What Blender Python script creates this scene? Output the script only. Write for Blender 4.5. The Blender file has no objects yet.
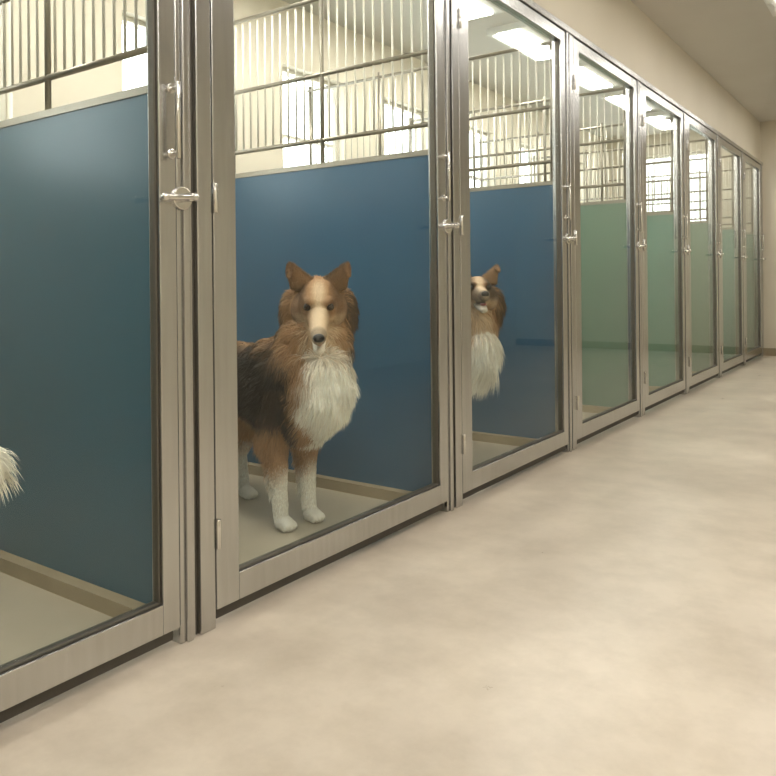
import bpy, math, random
import numpy as np
from mathutils import Vector, Matrix
random.seed(4); np.random.seed(4)
scn=bpy.context.scene
try:
    scn.view_settings.view_transform='Standard'
    scn.view_settings.look='None'
    scn.view_settings.exposure=0.0
except Exception as e: print(e)

def lin(c):
    out=[]
    for v in c:
        v=v/255.
        out.append(v/12.92 if v<=.04045 else ((v+.055)/1.055)**2.4)
    return tuple(out)
def L4(c): return lin(c)+(1.,)

# ---------------------------------------------------------------- materials
def base_mat(name):
    m=bpy.data.materials.new(name); m.use_nodes=True
    nt=m.node_tree; nt.nodes.clear()
    out=nt.nodes.new('ShaderNodeOutputMaterial')
    return m,nt,out
def pmat(name,col,rough=.5,metal=0.,col2=None,scale=3.,detail=4.,bump=0.,bscale=60.,stretch=None,spec=.5,fac=(.35,.65)):
    m,nt,out=base_mat(name)
    b=nt.nodes.new('ShaderNodeBsdfPrincipled')
    b.inputs['Roughness'].default_value=rough
    b.inputs['Metallic'].default_value=metal
    b.inputs['Specular IOR Level'].default_value=spec
    b.inputs['Base Color'].default_value=L4(col)
    nt.links.new(b.outputs[0],out.inputs[0])
    tc=nt.nodes.new('ShaderNodeTexCoord')
    mp=nt.nodes.new('ShaderNodeMapping')
    if stretch: mp.inputs['Scale'].default_value=stretch
    nt.links.new(tc.outputs['Object'],mp.inputs['Vector'])
    if col2:
        n=nt.nodes.new('ShaderNodeTexNoise'); n.inputs['Scale'].default_value=scale; n.inputs['Detail'].default_value=detail
        nt.links.new(mp.outputs[0],n.inputs['Vector'])
        r=nt.nodes.new('ShaderNodeValToRGB')
        r.color_ramp.elements[0].position=fac[0]; r.color_ramp.elements[0].color=L4(col)
        r.color_ramp.elements[1].position=fac[1]; r.color_ramp.elements[1].color=L4(col2)
        nt.links.new(n.outputs['Fac'],r.inputs[0]); nt.links.new(r.outputs[0],b.inputs['Base Color'])
    if bump>0:
        n2=nt.nodes.new('ShaderNodeTexNoise'); n2.inputs['Scale'].default_value=bscale
        nt.links.new(mp.outputs[0],n2.inputs['Vector'])
        bp=nt.nodes.new('ShaderNodeBump'); bp.inputs['Strength'].default_value=bump; bp.inputs['Distance'].default_value=.01
        nt.links.new(n2.outputs['Fac'],bp.inputs['Height']); nt.links.new(bp.outputs[0],b.inputs['Normal'])
    return m
def emat(name,col,s):
    m,nt,out=base_mat(name)
    e=nt.nodes.new('ShaderNodeEmission'); e.inputs[0].default_value=L4(col); e.inputs[1].default_value=s
    nt.links.new(e.outputs[0],out.inputs[0]); return m
def glassmat(name,tint=(250,252,250)):
    m,nt,out=base_mat(name)
    t=nt.nodes.new('ShaderNodeBsdfTransparent'); t.inputs[0].default_value=L4(tint)
    g=nt.nodes.new('ShaderNodeBsdfGlossy'); g.inputs['Roughness'].default_value=.02
    f=nt.nodes.new('ShaderNodeLayerWeight'); f.inputs[0].default_value=.5
    p=nt.nodes.new('ShaderNodeMath'); p.operation='POWER'; p.inputs[1].default_value=5.
    q=nt.nodes.new('ShaderNodeMath'); q.operation='MULTIPLY_ADD'; q.inputs[1].default_value=.8; q.inputs[2].default_value=.028
    nt.links.new(f.outputs['Facing'],p.inputs[0]); nt.links.new(p.outputs[0],q.inputs[0])
    mx=nt.nodes.new('ShaderNodeMixShader')
    nt.links.new(q.outputs[0],mx.inputs[0]); nt.links.new(t.outputs[0],mx.inputs[1]); nt.links.new(g.outputs[0],mx.inputs[2])
    nt.links.new(mx.outputs[0],out.inputs[0]); return m

def floormat():
    m=pmat('corridor_concrete',(186,175,160),.34,0,(213,202,186),scale=1.3,detail=8,bump=.03,bscale=25,fac=(.3,.7))
    nt=m.node_tree; b=[n for n in nt.nodes if n.type=='BSDF_PRINCIPLED'][0]
    ramp=[n for n in nt.nodes if n.type=='VALTORGB'][0]; mp=[n for n in nt.nodes if n.type=='MAPPING'][0]
    n=nt.nodes.new('ShaderNodeTexNoise'); n.inputs['Scale'].default_value=5.5; n.inputs['Detail'].default_value=9; n.inputs['Roughness'].default_value=.65
    nt.links.new(mp.outputs[0],n.inputs['Vector'])
    r2=nt.nodes.new('ShaderNodeValToRGB'); r2.color_ramp.elements[0].position=.35; r2.color_ramp.elements[0].color=(.85,.84,.82,1); r2.color_ramp.elements[1].position=.6; r2.color_ramp.elements[1].color=(1,1,1,1)
    nt.links.new(n.outputs['Fac'],r2.inputs[0])
    mx=nt.nodes.new('ShaderNodeMix'); mx.data_type='RGBA'; mx.blend_type='MULTIPLY'; mx.inputs[0].default_value=1.
    nt.links.new(ramp.outputs[0],mx.inputs[6]); nt.links.new(r2.outputs[0],mx.inputs[7]); nt.links.new(mx.outputs[2],b.inputs['Base Color'])
    mr=nt.nodes.new('ShaderNodeMapRange'); mr.inputs[3].default_value=.2; mr.inputs[4].default_value=.44
    nt.links.new(n.outputs['Fac'],mr.inputs[0]); nt.links.new(mr.outputs[0],b.inputs['Roughness'])
    return m
M_floor=floormat()
M_kfloor=pmat('kennel_floor_tile',(170,159,139),.45,0,(184,173,153),scale=2.5,bump=.03)
M_wall=pmat('cream_wall_paint',(214,206,187),.6,0,(220,212,194),scale=1.2,bump=.04,bscale=90)
M_ceil=pmat('ceiling_paint',(208,204,196),.8,0,(214,211,204),scale=1.0,bump=.03,bscale=120)
M_steel=pmat('brushed_stainless',(190,190,189),.26,1.,(197,197,196),scale=8,stretch=(6,6,.4),bump=.01,bscale=30)
M_steel_d=pmat('dark_channel',(100,96,88),.5,.6)
M_chrome=pmat('polished_steel',(215,214,210),.12,1.)
M_rubber=pmat('grey_rubber',(70,66,60),.6)
M_bar=pmat('grille_bars',(228,224,212),.35,.2)
M_rail=pmat('grille_rail',(150,144,131),.35,.6)
M_blueA=pmat('partition_teal_blue',(46,91,111),.3,0,(50,95,115),scale=1.5)
M_blueB=pmat('partition_blue',(47,87,116),.3,0,(51,92,119),scale=1.5)
M_green=pmat('partition_sage_green',(98,126,110),.35,0,(104,132,114),scale=1.5)
M_teal=pmat('partition_teal_green',(88,132,120),.35,0,(94,138,124),scale=1.5)
M_curb=pmat('curb_concrete',(150,136,110),.6,0,(162,148,122),scale=6,bump=.05)
M_glass=glassmat('door_glass')
M_lamp=emat('lamp_diffuser',(255,250,242),19.)
M_lamp2=emat('lamp_diffuser_kennel',(255,250,242),50.)
M_house=pmat('lamp_housing',(225,225,220),.4)
M_wframe=pmat('window_frame_paint',(225,222,212),.4)

# ---------------------------------------------------------------- mesh builder
class MB:
    def __init__(s): s.v=[];s.f=[];s.m=[];s.mats=[];s.sm=[]
    def mi(s,mat):
        if mat not in s.mats: s.mats.append(mat)
        return s.mats.index(mat)
    def box(s,lo,hi,mat):
        k=len(s.v); i=s.mi(mat)
        x0,y0,z0=lo;x1,y1,z1=hi
        s.v+=[(x0,y0,z0),(x1,y0,z0),(x1,y1,z0),(x0,y1,z0),(x0,y0,z1),(x1,y0,z1),(x1,y1,z1),(x0,y1,z1)]
        for q in [(0,3,2,1),(4,5,6,7),(0,1,5,4),(1,2,6,5),(2,3,7,6),(3,0,4,7)]:
            s.f.append(tuple(k+a for a in q)); s.m.append(i); s.sm.append(False)
    def cyl(s,p0,p1,r,mat,n=12,r2=None):
        r2=r if r2 is None else r2
        p0=Vector(p0);p1=Vector(p1);d=(p1-p0).normalized()
        a=d.orthogonal().normalized(); b=d.cross(a); k=len(s.v); i=s.mi(mat)
        for p,rr in((p0,r),(p1,r2)):
            for j in range(n):
                t=2*math.pi*j/n; s.v.append(tuple(p+a*math.cos(t)*rr+b*math.sin(t)*rr))
        for j in range(n):
            j2=(j+1)%n; s.f.append((k+j,k+j2,k+n+j2,k+n+j)); s.m.append(i); s.sm.append(True)
        s.f.append(tuple(k+j for j in reversed(range(n)))); s.m.append(i); s.sm.append(False)
        s.f.append(tuple(k+n+j for j in range(n))); s.m.append(i); s.sm.append(False)
    def sph(s,c,r,mat,nu=16,nv=10,R=None):
        if not hasattr(r,'__len__'): r=(r,r,r)
        k=len(s.v); i=s.mi(mat); c=Vector(c)
        def P(x,y,z):
            q=Vector((x*r[0],y*r[1],z*r[2]))
            if R: q=R@q
            s.v.append(tuple(c+q))
        P(0,0,1)
        for a in range(1,nv):
            for b in range(nu):
                th=math.pi*a/nv; ph=2*math.pi*b/nu
                P(math.sin(th)*math.cos(ph),math.sin(th)*math.sin(ph),math.cos(th))
        P(0,0,-1)
        last=len(s.v)-1
        for b in range(nu):
            b2=(b+1)%nu
            s.f.append((k,k+1+b,k+1+b2)); s.m.append(i); s.sm.append(True)
            for a in range(nv-2):
                o=k+1+a*nu
                s.f.append((o+b,o+nu+b,o+nu+b2,o+b2)); s.m.append(i); s.sm.append(True)
            o=k+1+(nv-2)*nu
            s.f.append((o+b,last,o+b2)); s.m.append(i); s.sm.append(True)
    def obj(s,name,bevel=0,parent=None):
        me=bpy.data.meshes.new(name); me.from_pydata(s.v,[],s.f); me.update()
        for m in s.mats: me.materials.append(m)
        me.polygons.foreach_set('material_index',s.m)
        me.polygons.foreach_set('use_smooth',s.sm)
        o=bpy.data.objects.new(name,me); scn.collection.objects.link(o)
        if bevel>0:
            b=o.modifiers.new('bevel','BEVEL'); b.width=bevel; b.segments=2; b.limit_method='ANGLE'; b.angle_limit=math.radians(50)
        if parent: o.parent=parent
        return o

# ---------------------------------------------------------------- dimensions
POST=[0.045,1.335,2.665,3.92,5.16,6.35,7.55,8.73,9.85]
PH=.055
ZT=2.25; CEIL=2.77; XB=-1.85; XR=3.2; Y0=-3.0; Y1=9.93

# ---------------------------------------------------------------- room shell
b=MB(); b.box((-.03,Y0,-.1),(XR,Y1,0),M_floor); b.box((XB,Y0,-.1),(-.03,Y1,0),M_kfloor); b.obj('floor')
b=MB(); b.box((XB-.15,Y0-.15,CEIL),(XR+.15,Y1+.15,CEIL+.1),M_ceil); b.obj('ceiling')
b=MB(); b.box((XR,Y0-.15,-.1),(XR+.15,Y1+.15,CEIL),M_wall); b.obj('wall_right')
b=MB(); b.box((XB-.15,Y0-.15,-.1),(XR,Y0,CEIL),M_wall); b.obj('wall_back')
# end wall with window above the last kennel
b=MB()
wx0,wx1,wz0,wz1=-1.4,-.48,1.5,2.5
b.box((XB-.15,Y1,-.1),(wx0,Y1+.15,CEIL),M_wall); b.box((wx1,Y1,-.1),(XR,Y1+.15,CEIL),M_wall)
b.box((wx0,Y1,-.1),(wx1,Y1+.15,wz0),M_wall); b.box((wx0,Y1,wz1),(wx1,Y1+.15,CEIL),M_wall)
b.obj('wall_end')
# left wall with one window per kennel
WIN=[0.35,1.55,2.78,4.0,5.15,6.35,7.55,8.75]; WW=.32; WZ0,WZ1=1.45,2.36
b=MB()
b.box((XB-.15,Y0,-.1),(XB,Y1,WZ0),M_wall); b.box((XB-.15,Y0,WZ1),(XB,Y1,CEIL),M_wall)
ys=Y0
for w in WIN:
    b.box((XB-.15,ys,WZ0),(XB,w-WW,WZ1),M_wall); ys=w+WW
b.box((XB-.15,ys,WZ0),(XB,Y1,WZ1),M_wall)
b.obj('wall_left')
M_wglass=glassmat('window_glass')
def window(n,lo,hi,axis):
    b=MB(); t=.03
    if axis=='y':
        x=XB-.09
        (y0,z0),(y1,z1)=lo,hi
        for a,c in(((y0,z0),(y1,z0+t)),((y0,z1-t),(y1,z1)),((y0,z0+t),(y0+t,z1-t)),((y1-t,z0+t),(y1,z1-t))):
            b.box((x-.03,a[0],a[1]),(x+.03,c[0],c[1]),M_wframe)
        zm=(z0+z1)/2; b.box((x-.02,y0+t,zm-.012),(x+.02,y1-t,zm+.012),M_wframe)
        b.box((x-.004,y0+t,z0+t),(x+.004,y1-t,z1-t),M_wglass)
    else:
        y=Y1+.09
        (x0,z0),(x1,z1)=lo,hi
        for a,c in(((x0,z0),(x1,z0+t)),((x0,z1-t),(x1,z1)),((x0,z0+t),(x0+t,z1-t)),((x1-t,z0+t),(x1,z1-t))):
            b.box((a[0],y-.03,a[1]),(c[0],y+.03,c[1]),M_wframe)
        xm=(x0+x1)/2; b.box((xm-.015,y-.02,z0+t),(xm+.015,y+.02,z1-t),M_wframe)
        b.box((x0+t,y-.004,z0+t),(x1-t,y+.004,z1-t),M_wglass)
    b.obj('window_%d'%n)
for i,w in enumerate(WIN): window(i+1,(w-WW,WZ0),(w+WW,WZ1),'y')
window(len(WIN)+1,(wx0,wz0),(wx1,wz1),'x')
b=MB(); b.box((-.075,Y0,ZT+.035),(.0,Y1,CEIL),M_wall); b.obj('wall_header')
b=MB(); b.box((-.075,Y0,0),(.0,POST[0]-PH,ZT+.035),M_wall); b.obj('wall_front')
b=MB(); b.box((-.06,POST[0]-PH,ZT),(.028,Y1,ZT+.035),M_steel); b.obj('trim_1',.003)
b=MB(); b.box((.0,Y1-.015,0),(XR,Y1,.09),M_curb); b.obj('baseboard_end')

# ---------------------------------------------------------------- kennel fronts
for i,y in enumerate(POST):
    b=MB()
    b.box((-.055,y-PH-.005,0.0),(.018,y-.010,ZT),M_steel)
    b.box((-.055,y-.010,0.0),(.008,y+.004,ZT),M_steel_d)
    b.box((-.055,y+.004,0.0),(.022,y+PH,ZT),M_steel)
    b.box((.018,y-PH+.012,0.0),(.026,y-.022,ZT-.0),M_steel)
    b.obj('trim_%d'%(i+2),.003)
def door(i):
    y0=POST[i]+PH+.004; y1=POST[i+1]-PH-.009
    z0,z1=.047,ZT-.006; sw=.082; sr=.052
    b=MB(); xa,xb=-.022,.022
    b.box((xa,y0,z0),(xb,y0+sw,z1),M_steel); b.box((xa,y1-sr,z0),(xb,y1,z1),M_steel)
    b.box((xa,y0+sw,z0),(xb,y1-sr,z0+.075),M_steel); b.box((xa,y0+sw,z1-.06),(xb,y1-sr,z1),M_steel)
    g=.006
    b.box((-.012,y0+sw,z0+.075),(.012,y0+sw+g,z1-.06),M_steel_d); b.box((-.012,y1-sr-g,z0+.075),(.012,y1-sr,z1-.06),M_steel_d)
    b.box((-.012,y0+sw+g,z0+.075),(.012,y1-sr-g,z0+.075+g),M_steel_d)
    b.box((-.004,y0+sw+g,z0+.075+g),(.004,y1-sr-g,z1-.06),M_glass)
    b.box((-.006,y0+.01,.015),(.006,y1-.01,z0),M_rubber)
    for hz in (.25,1.15,2.0):
        b.cyl((.026,y0+.004,hz-.04),(.026,y0+.004,hz+.04),.007,M_chrome)
    hy=y1-.014
    b.cyl((.05,hy,1.235),(.05,hy,1.43),.006,M_chrome)
    b.cyl((.02,hy,1.25),(.05,hy,1.25),.006,M_chrome); b.cyl((.02,hy,1.415),(.05,hy,1.415),.006,M_chrome)
    for hz in (1.25,1.415): b.cyl((.021,hy,hz),(.026,hy,hz),.013,M_chrome)
    ly=y1+.016
    b.cyl((.02,ly,1.14),(.030,ly,1.14),.030,M_chrome,20)
    b.cyl((.030,ly,1.14),(.062,ly,1.14),.011,M_chrome)
    b.cyl((.058,ly+.012,1.142),(.058,ly-.075,1.135),.008,M_chrome); b.sph((.058,ly-.078,1.135),.011,M_chrome)
    b.sph((.058,ly+.014,1.142),.011,M_chrome)
    return b.obj('door_%d'%(i+1),.0025)
for i in range(len(POST)-1): door(i)

# ---------------------------------------------------------------- partitions
PM=[M_blueA,M_blueA,M_blueB,M_blueB,M_green,M_teal,M_green,M_teal,M_green]
for i,y in enumerate(POST):
    b=MB(); xe=-.07; xs=XB+.005
    b.box((xs,y-.060,0.0),(xe,y+.060,.045),M_curb)
    b.box((xs,y-.02,.045),(xe,y+.02,1.44),PM[i])
    b.box((xs,y-.024,1.44),(xe,y+.024,1.462),M_rail)
    for z in (1.57,1.87,2.22):
        b.cyl((xs,y,z),(xe,y,z),.010,M_rail)
    for x in np.arange(xe-.012,xs,-.58):
        b.cyl((x,y,1.462),(x,y,2.25),.010,M_rail)
    x=xe-.05
    while x>xs+.03:
        b.cyl((x,y,1.57),(x,y,2.2),.0045,M_bar,6); x-=.05
    b.obj('partition_panel')

# ---------------------------------------------------------------- lights
def fixture(x,y,wx,wy,M):
    b=MB(); z=CEIL
    b.box((x-wx,y-wy,z-.05),(x+wx,y+wy,z),M_house)
    for k in (-1,0,1) if wx>.2 else (-.5,.5):
        b.box((x+k*wx*.62-wx*.25,y-wy+.03,z-.058),(x+k*wx*.62+wx*.25,y+wy-.03,z-.05),M)
    b.obj('ceiling_light')
for y in (-1.6,.9): fixture(2.3,y,.3,.6,M_lamp)
for y in (-.6,.6,1.8,3.0,4.2,5.4,6.6,7.8,9.0): fixture(.90,y,.16,.42,M_lamp)
for y in (.6,1.8,3.0,4.2,5.4,6.6,7.8,9.0): fixture(-.87,y,.16,.42,M_lamp2)

# ---------------------------------------------------------------- collies
def furmat():
    m,nt,out=base_mat('collie_coat')
    b=nt.nodes.new('ShaderNodeBsdfPrincipled'); b.inputs['Roughness'].default_value=.7; b.inputs['Specular IOR Level'].default_value=.25
    a=nt.nodes.new('ShaderNodeAttribute'); a.attribute_name='Col'
    nt.links.new(a.outputs['Color'],b.inputs['Base Color']); nt.links.new(b.outputs[0],out.inputs[0]); return m
M_fur=furmat()
M_eye=pmat('dog_eye',(34,20,12),.08); M_nose=pmat('dog_nose',(22,20,20),.3); M_tongue=pmat('dog_tongue',(190,110,105),.4)

TAN=np.array(lin((176,137,100))); BLK=np.array(lin((46,40,38))); WHT=np.array(lin((250,244,232))); CRM=np.array(lin((224,198,166))); BRN=np.array(lin((106,78,56)))
def sstep(a,b_,x):
    t=np.clip((x-a)/(b_-a),0,1); return t*t*(3-2*t)
def mixc(a,b_,t): return a*(1-t[:,None])+b_*t[:,None]

def collie(loc,heading,hpos,hyaw,hpitch,nfur,scale=1.0,tail=None,tr=None,seed=1,voxel=.005,darkface=0.,hs=1.3,lx=0.,fmul=1.,azo=0.):
    rng=np.random.RandomState(seed)
    prims=[]
    def E(c,r,part,R=None):
        if not hasattr(r,'__len__'): r=(r,r,r)
        prims.append((np.array(c,float),np.array(r,float),np.eye(3) if R is None else np.array(R),part))
    def C(p0,p1,r0,r1,part,n=None):
        p0=np.array(p0,float);p1=np.array(p1,float)
        d=np.linalg.norm(p1-p0); n=n or max(3,int(d/(min(r0,r1)*.35)))
        for t in np.linspace(0,1,n): E(p0+(p1-p0)*t,r0+(r1-r0)*t,part)
    hp=np.array(hpos,float)
    Rz=Matrix.Rotation(hyaw,3,'Z'); Ry=Matrix.Rotation(hpitch,3,'Y'); RH=np.array(Rz@Ry)
    def H(p): return hp+RH@(np.array(p,float)*hs)
    def EH(p,r,part,R=None): E(H(p),np.array(r)*hs,part,RH if R is None else R)
    # trunk
    E((-.10,0,.50),(.27,.130,.170),'body'); E((.03,0,.47),(.15,.125,.165),'body')
    E((-.36,0,.51),(.22,.112,.130),'body'); E((-.55,0,.51),(.14,.112,.14),'body')
    E((-.02,0,.58),(.18,.105,.115),'body')
    # neck and mane
    nb=np.array((.02,0,.56)); nt_=hp+RH@(np.array((-.070,0,-.035))*hs)
    C(nb,nt_,.130,.098,'neck',8)
    E((.110,0,.51),(.110,.112,.145),'neck'); E((.050,0,.42),(.110,.095,.100),'neck')
    mid=nb*.42+nt_*.58+np.array((.02,0,-.02))
    E(mid,(.115,.130,.11),'neck')
    for s in(-1,1): E(H((-.050,s*.052,-.040)),(.055*hs,.050*hs,.062*hs),'neck',RH)
    # head
    EH((0,0,0),(.076,.056,.052),'head'); EH((-.01,0,.020),(.058,.048,.038),'head')
    EH((.01,0,-.022),(.066,.046,.038),'head')
    for s in(-1,1): EH((-.015,s*.042,-.025),(.05,.034,.045),'head')
    for s in(-1,1): EH((.050,s*.024,.025),(.022,.015,.010),'head')
    for t in np.linspace(0,1,12):
        EH((.05+.120*t,0,-.012-.012*t),(.03,.031-.012*t,.032-.013*t),'muz')
    for t in np.linspace(0,1,9):
        EH((.05+.095*t,0,-.050-.020*t),(.02,.024-.009*t,.014-.003*t),'muz')
    # semi-erect ears: a tapering leaf that stands up and tips forward
    for s in(-1,1):
        a=Matrix.Rotation(s*-.38,3,'X'); Re=RH@np.array(a)
        for t in np.linspace(0,1,8):
            wy=.026*(1-t)**.8+.008
            EH((-.030+.004*t,s*(.046+.027*t),.042+.046*t),(.014-.004*t,wy,.014),'ear',Re)
        for t in np.linspace(0,1,6):
            EH((-.026+.028*t,s*(.073+.005*t),.088-.012*t*t),(.010,.012-.005*t,.008),'ear',Re)
    # legs
    fy=.066
    for s in(-1,1):
        C((-.01,s*.068,.47),(-.045+lx*.5,s*.076,.33),.072,.060,'leg'); C((-.045+lx*.5,s*.076,.33),(-.005+lx,s*fy,.16),.052,.031,'leg')
        C((-.005+lx,s*fy,.16),(.005+lx,s*fy,.055),.030,.026,'leg')
        E((.022+lx,s*fy,.024),(.044,.030,.026),'paw')
        for k in(-1.5,-.5,.5,1.5): E((.056+lx-abs(k)*.006,s*fy+k*.0140,.018),(.02,.0090,.015),'paw')
        o=.15 if s>0 else -.02
        C((-.53+o*.2,s*.085,.47),(-.47+o*.5,s*.095,.33),.098,.064,'leg'); C((-.47+o*.5,s*.095,.33),(-.645+o,s*.088,.185),.054,.027,'leg')
        C((-.645+o,s*.088,.185),(-.62+o,s*.088,.05),.026,.023,'leg')
        E((-.60+o,s*.088,.024),(.045,.030,.025),'paw')
        for k in(-1.5,-.5,.5,1.5): E((-.566+o-abs(k)*.006,s*.088+k*.014,.017),(.02,.0095,.015),'paw')
    tail=tail or [(-.66,0,.54),(-.76,0,.46),(-.81,0,.34),(-.82,0,.22),(-.85,0,.13)]
    tr=tr or [.035,.045,.05,.045,.02]
    for a in range(len(tail)-1): C(tail[a],tail[a+1],tr[a],tr[a+1],'tail')
    b=MB()
    for c,r,R,p in prims: b.sph(tuple(c),tuple(r),M_fur,14,9,Matrix(R.tolist()))
    tmp=b.obj('tmp')
    rm=tmp.modifiers.new('r','REMESH'); rm.mode='VOXEL'; rm.voxel_size=voxel
    sm=tmp.modifiers.new('s','SMOOTH'); sm.factor=.5; sm.iterations=3
    dg=bpy.context.evaluated_depsgraph_get(); dg.update()
    me=bpy.data.meshes.new_from_object(tmp.evaluated_get(dg))
    bpy.data.objects.remove(tmp)
    nv=len(me.vertices); co=np.empty(nv*3); me.vertices.foreach_get('co',co); co=co.reshape(-1,3)
    no=np.empty(nv*3); me.vertices.foreach_get('normal',no); no=no.reshape(-1,3)
    names=['body','neck','head','muz','ear','leg','paw','tail']
    def label(P):
        best=np.full(len(P),9.); lab=np.zeros(len(P),int)
        for c,r,R,p in prims:
            q=((P-c)@R)/r; d=(np.linalg.norm(q,axis=1)-1)*r.min()
            k=d<best; best[k]=d[k]; lab[k]=names.index(p)
        return lab
    def colour(P,N,lab):
        n=len(P); x,y,z=P.T; ay=np.abs(y)
        w=(np.sin(P[:,0]*31+P[:,2]*17)+np.sin(P[:,1]*43+P[:,2]*29+1.3)+np.sin(P[:,0]*57-P[:,1]*37))*.33
        c=np.tile(TAN,(n,1))
        c=mixc(c,BLK,sstep(.34,.40,z+w*.035)*(1-.8*sstep(.61,.66,z+w*.02))*(.35+.65*sstep(-.45,-.2,x+w*.05)))
        c=mixc(c,WHT,sstep(.37,.31,z+w*.02)*sstep(-.45,-.2,x)*.6)
        tz=np.clip((z-nb[2])/(nt_[2]-nb[2]),0,1)
        xc=nb[0]+(nt_[0]-nb[0])*tz-.01; yc=nb[1]+(nt_[1]-nb[1])*tz
        az=np.degrees(np.arctan2(y-yc,x-xc))-math.degrees(hyaw)*.2*tz-azo
        low=sstep(.46,.34,z)
        ang=np.abs(az)+w*8+low*14
        cf=np.tile(BLK,(n,1))
        cf=mixc(cf,TAN,sstep(76,60,ang-low*14)*.95); cf=mixc(cf,WHT,sstep(60,40,ang))
        up=sstep(hp[2]-.23,hp[2]-.14,z+w*.02)
        q=(P-hp)@RH/hs; qx,qy,qz=q.T; aq=np.abs(qy)
        cu=mixc(np.tile(TAN,(n,1)),BLK,sstep(.055,.080,qy+w*.008)*.85)
        cu=mixc(cu,CRM,sstep(.050,.02,aq)*sstep(-.02,-.06,qz)*.8)
        cu=mixc(cu,BLK,sstep(95,120,ang)*.7)
        cf=cf*(1-up[:,None])+cu*up[:,None]
        front=sstep(-.10,-.04,x+w*.02)*(z>.3)
        c=mixc(c,cf,front)
        ch=np.tile(TAN,(n,1))
        ch=mixc(ch,BRN,sstep(.018,.038,aq+w*.003)*sstep(-.005,.025,qz)*.7)
        ch=mixc(ch,BRN,sstep(.034,.052,aq)*.7)
        ch=mixc(ch,CRM,sstep(-.01,-.03,qz)*sstep(.0,.03,qx)*.5)
        ch=mixc(ch,CRM,sstep(.024,.004,aq+w*.003)*sstep(-.03,.03,qx)*.85)
        ch=mixc(ch,BRN*.6,np.exp(-(((qx-.062)/.024)**2+((aq-.032)/.013)**2+((qz-.013)/.010)**2))*.9)
        ch=mixc(ch,BLK,np.full(n,darkface)*sstep(.008,.03,aq)*sstep(-.045,-.02,qz))
        cm=mixc(np.tile(CRM,(n,1)),TAN*.85,sstep(.012,.028,aq)*sstep(-.045,-.015,qz)*.9)
        cm=mixc(cm,WHT,sstep(-.050,-.058,qz)*.7)
        cm=mixc(cm,BLK,np.full(n,darkface)*sstep(.004,.02,aq)*.9)
        lip=np.exp(-((qz+.046)/.008)**2)*sstep(.060,.080,qx)
        cm=mixc(cm,BLK,np.clip(lip,0,1)*.95)
        cm=mixc(cm,BLK,sstep(.150,.168,qx)*sstep(-.05,-.035,qz)*.5)
        ce=mixc(np.tile(TAN*.5+BRN*.5,(n,1)),BLK,np.clip(.25+.45*w,0,1))
        ce=mixc(ce,TAN,sstep(.3,.9,N@RH[:,0])*.5)
        c=np.where((lab==1)[:,None],cf,c)
        c=np.where((lab==2)[:,None],ch,c); c=np.where((lab==3)[:,None],cm,c); c=np.where((lab==4)[:,None],ce,c)
        cl=mixc(np.tile(TAN,(n,1)),BLK,sstep(.34,.40,z+w*.03)*.95*sstep(-.4,-.2,x)); cl=mixc(cl,WHT,sstep(.24,.17,z+w*.03))
        c=np.where(((lab==5)|(lab==6))[:,None],cl,c)
        ct=mixc(np.tile(TAN,(n,1)),BLK,sstep(0,.6,w)); 
        tt=np.array(tail[-1]); dd=np.linalg.norm(P-tt,axis=1)
        ct=mixc(ct,WHT,sstep(.20,.12,dd)); c=np.where((lab==7)[:,None],ct,c)
        return c
    lab=label(co); cv=colour(co,no,lab)
    at=me.color_attributes.new('Col','FLOAT_COLOR','POINT')
    at.data.foreach_set('color',np.hstack([cv*.85,np.ones((nv,1))]).ravel())
    me.materials.clear(); me.materials.append(M_fur)
    me.polygons.foreach_set('use_smooth',[True]*len(me.polygons))
    # fur strands
    me.calc_loop_triangles(); nt3=len(me.loop_triangles); tri=np.empty(nt3*3,int); me.loop_triangles.foreach_get('vertices',tri); tri=tri.reshape(-1,3)
    A=co[tri[:,0]];B=co[tri[:,1]];Cc=co[tri[:,2]]
    ar=.5*np.linalg.norm(np.cross(B-A,Cc-A),axis=1)
    tl=lab[tri[:,0]]; dens=np.array([1.,1.5,2.2,2.2,2.0,1.2,.9,1.3])[tl]
    pr=ar*dens; pr/=pr.sum(); idx=rng.choice(nt3,nfur,p=pr)
    u=rng.rand(nfur);v=rng.rand(nfur); fl=u+v>1; u[fl]=1-u[fl]; v[fl]=1-v[fl]
    P=A[idx]+(B-A)[idx]*u[:,None]+(Cc-A)[idx]*v[:,None]
    N=no[tri[idx,0]]; N/= np.linalg.norm(N,axis=1)[:,None]+1e-9; lb=tl[idx]
    Lb=np.array([.040,.056,.014,.005,.010,.013,.005,.05])[lb]
    x,y,z=P.T
    q=(P-hp)@RH/hs
    dh=np.linalg.norm(P-hp,axis=1)
    Lb=np.where((lb==1)&(dh<.17),.036+.02*sstep(.11,.17,dh),Lb)
    Lb=np.where((lb==1)&(z<.46),Lb*(.55+.45*sstep(.34,.46,z))*(1. if fmul<=1 else 1.6),Lb)
    Lb=np.where((lb==2)&(q[:,0]>.0),.007,Lb)
    Lb=np.where((lb==2)&(q[:,0]<-.02)&(q[:,2]<.02),.034,Lb)
    Lb=np.where((lb==5)&(N[:,0]<-.2)&(z>.12),.036,Lb)
    Lb=np.where((lb==5)&(z>.28),.040,Lb)
    Lb=np.where(lb==1,Lb*fmul,Lb)
    Lb=Lb*(.65+.7*rng.rand(nfur))
    fb=np.array([(-.8,0,-.55),(-.15,0,-1.),(0,0,0),(0,0,0),(0,0,0),(-.25,0,-1),(.2,0,-1),(-.3,0,-.9)])
    flow=fb[lb].copy()
    hm=(lb==2)|(lb==3); flow[hm]=RH@np.array((-1,0,-.15)); flow[lb==4]=RH@np.array((-.2,0,1.))
    lowc=(lb==1)&(z<.48); flow[lowc]=(-.55,0,-.85)
    up=(lb==1)&(dh<.2); flow[up]=RH@np.array((-.7,0,-.9))
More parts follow.
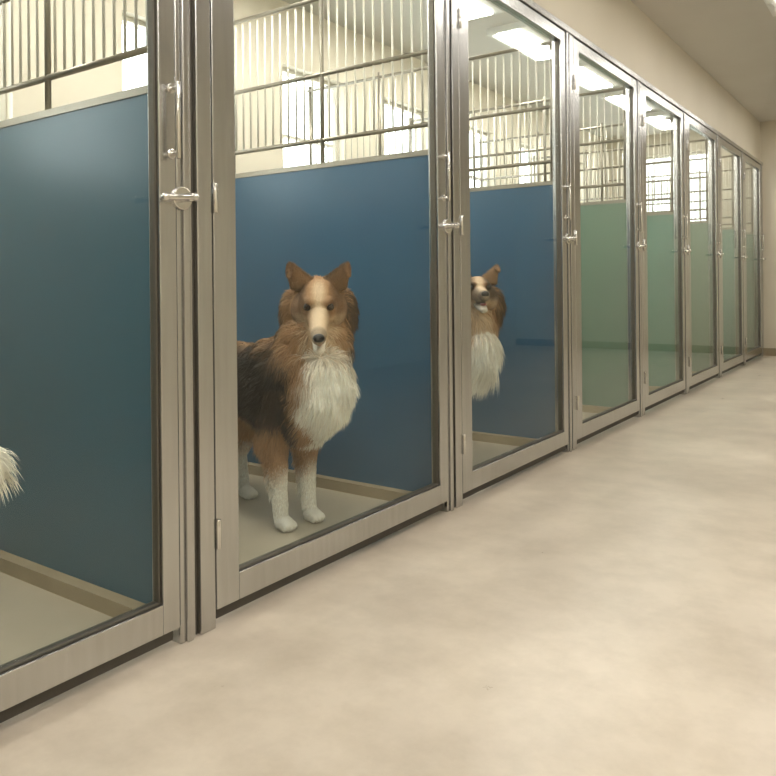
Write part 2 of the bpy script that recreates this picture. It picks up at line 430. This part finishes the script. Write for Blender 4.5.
    cl=np.stack([np.sin(P@k) for k in (np.array((61,23,47)),np.array((37,71,-29)),np.array((-53,31,67)))],1)
    ln=np.array([.30,.32,.18,.10,.3,.22,.2,.5])[lb]
    D=flow+N*ln[:,None]+cl*np.where(hm|(lb==4),.05,.17)[:,None]+rng.randn(nfur,3)*.10
    dn=(D*N).sum(1); D=D+N*np.clip(.10-dn,0,2)[:,None]
    D/=np.linalg.norm(D,axis=1)[:,None]
    g=np.array((0,0,-1.))
    D2=D+g*np.where(hm|(lb==4),0,.3)[:,None]-N*.15; D2/=np.linalg.norm(D2,axis=1)[:,None]
    W=np.cross(D,rng.randn(nfur,3)*.5+N); W/=np.linalg.norm(W,axis=1)[:,None]+1e-9
    wd=np.where(hm|(lb==4)|(lb==6),.0009,.0015)
    P0=P-N*.002; P1=P+D*(Lb*.5)[:,None]; P2=P1+D2*(Lb*.5)[:,None]
    Wd=W*wd[:,None]
    V=np.stack([P0-Wd,P0+Wd,P1+Wd*.8,P1-Wd*.8,P2],1).reshape(-1,3)
    F=[]
    for k in (np.arange(nfur)*5).tolist(): F.append((k,k+1,k+2,k+3)); F.append((k+3,k+2,k+4))
    fm=bpy.data.meshes.new('fur'); fm.from_pydata(V.tolist(),[],F); fm.update()
    Pj=P+rng.randn(nfur,3)*.010*(~(hm|(lb==4)|(lb==6)))[:,None]
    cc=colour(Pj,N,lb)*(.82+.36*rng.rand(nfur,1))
    c5=np.stack([cc*.8,cc*.8,cc,cc,cc*1.1],1).reshape(-1,3)  # darker roots, lighter tips: depth shading painted into the strand colour
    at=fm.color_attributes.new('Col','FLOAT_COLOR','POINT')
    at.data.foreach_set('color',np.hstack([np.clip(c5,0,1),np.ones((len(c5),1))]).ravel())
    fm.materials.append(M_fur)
    root=bpy.data.objects.new('collie_dog',None); scn.collection.objects.link(root)
    body=bpy.data.objects.new('body',me); scn.collection.objects.link(body); body.parent=root
    fur=bpy.data.objects.new('fur',fm); scn.collection.objects.link(fur); fur.parent=root
    b=MB(); RM=Matrix(RH.tolist())
    for s in(-1,1): b.sph(tuple(H((.0635,s*.0295,.0125))),(.0098*hs,)*3,M_eye,14,10)
    b.sph(tuple(H((.190,0,-.018))),(.012*hs,.015*hs,.011*hs),M_nose,14,10,RM)
    b.sph(tuple(H((.138,0,-.051))),(.024*hs,.012*hs,.005*hs),M_tongue,12,8,RM)
    b.obj('face_details',parent=root)
    root.location=loc; root.rotation_euler=(0,0,heading); root.scale=(scale,)*3
    return root

# main collie, standing in the second kennel, head turned to the corridor
collie((-.35,2.155,.0),math.radians(-8),(.115,-.015,.80),math.radians(-42),math.radians(20),140000,1.06,seed=2,lx=-.045,azo=12)
# second collie, behind the stile of the third kennel
collie((-.43,3.44,.0),math.radians(12),(.125,-.02,.80),math.radians(-66),math.radians(-4),50000,1.08,seed=5,darkface=.75,lx=-.05,fmul=1.35)
# third collie, in the first kennel, only its white tail tip reaches the frame
collie((-.84,.34,.0),math.radians(217),(.14,0,.78),0,math.radians(10),18000,.9,seed=7,voxel=.006,
       tail=[(-.66,0,.50),(-.74,-.02,.52),(-.82,-.05,.56),(-.88,-.08,.57),(-.93,-.10,.55)],tr=[.035,.045,.055,.06,.055])

# ---------------------------------------------------------------- world & camera
w=bpy.data.worlds.new('World'); scn.world=w; w.use_nodes=True
bg=w.node_tree.nodes['Background']; bg.inputs[0].default_value=(.95,.97,1,1); bg.inputs[1].default_value=6.5

th=math.atan(536/760.); rho=.010; h=.922; D=1.575
F=Vector((-math.sin(th),math.cos(th),0)); R0=Vector((math.cos(th),math.sin(th),0)); U0=Vector((0,0,1))
R=R0*math.cos(rho)-U0*math.sin(rho); U=R0*math.sin(rho)+U0*math.cos(rho)
cam=bpy.data.cameras.new('camera'); co=bpy.data.objects.new('camera',cam); scn.collection.objects.link(co)
m=Matrix((R,U,-F)).transposed().to_4x4(); m.translation=Vector((D,0,h)); co.matrix_world=m
cam.sensor_width=36; cam.lens=760/776*36; cam.shift_y=-(388-281.5)/776; cam.clip_start=.02
scn.camera=co
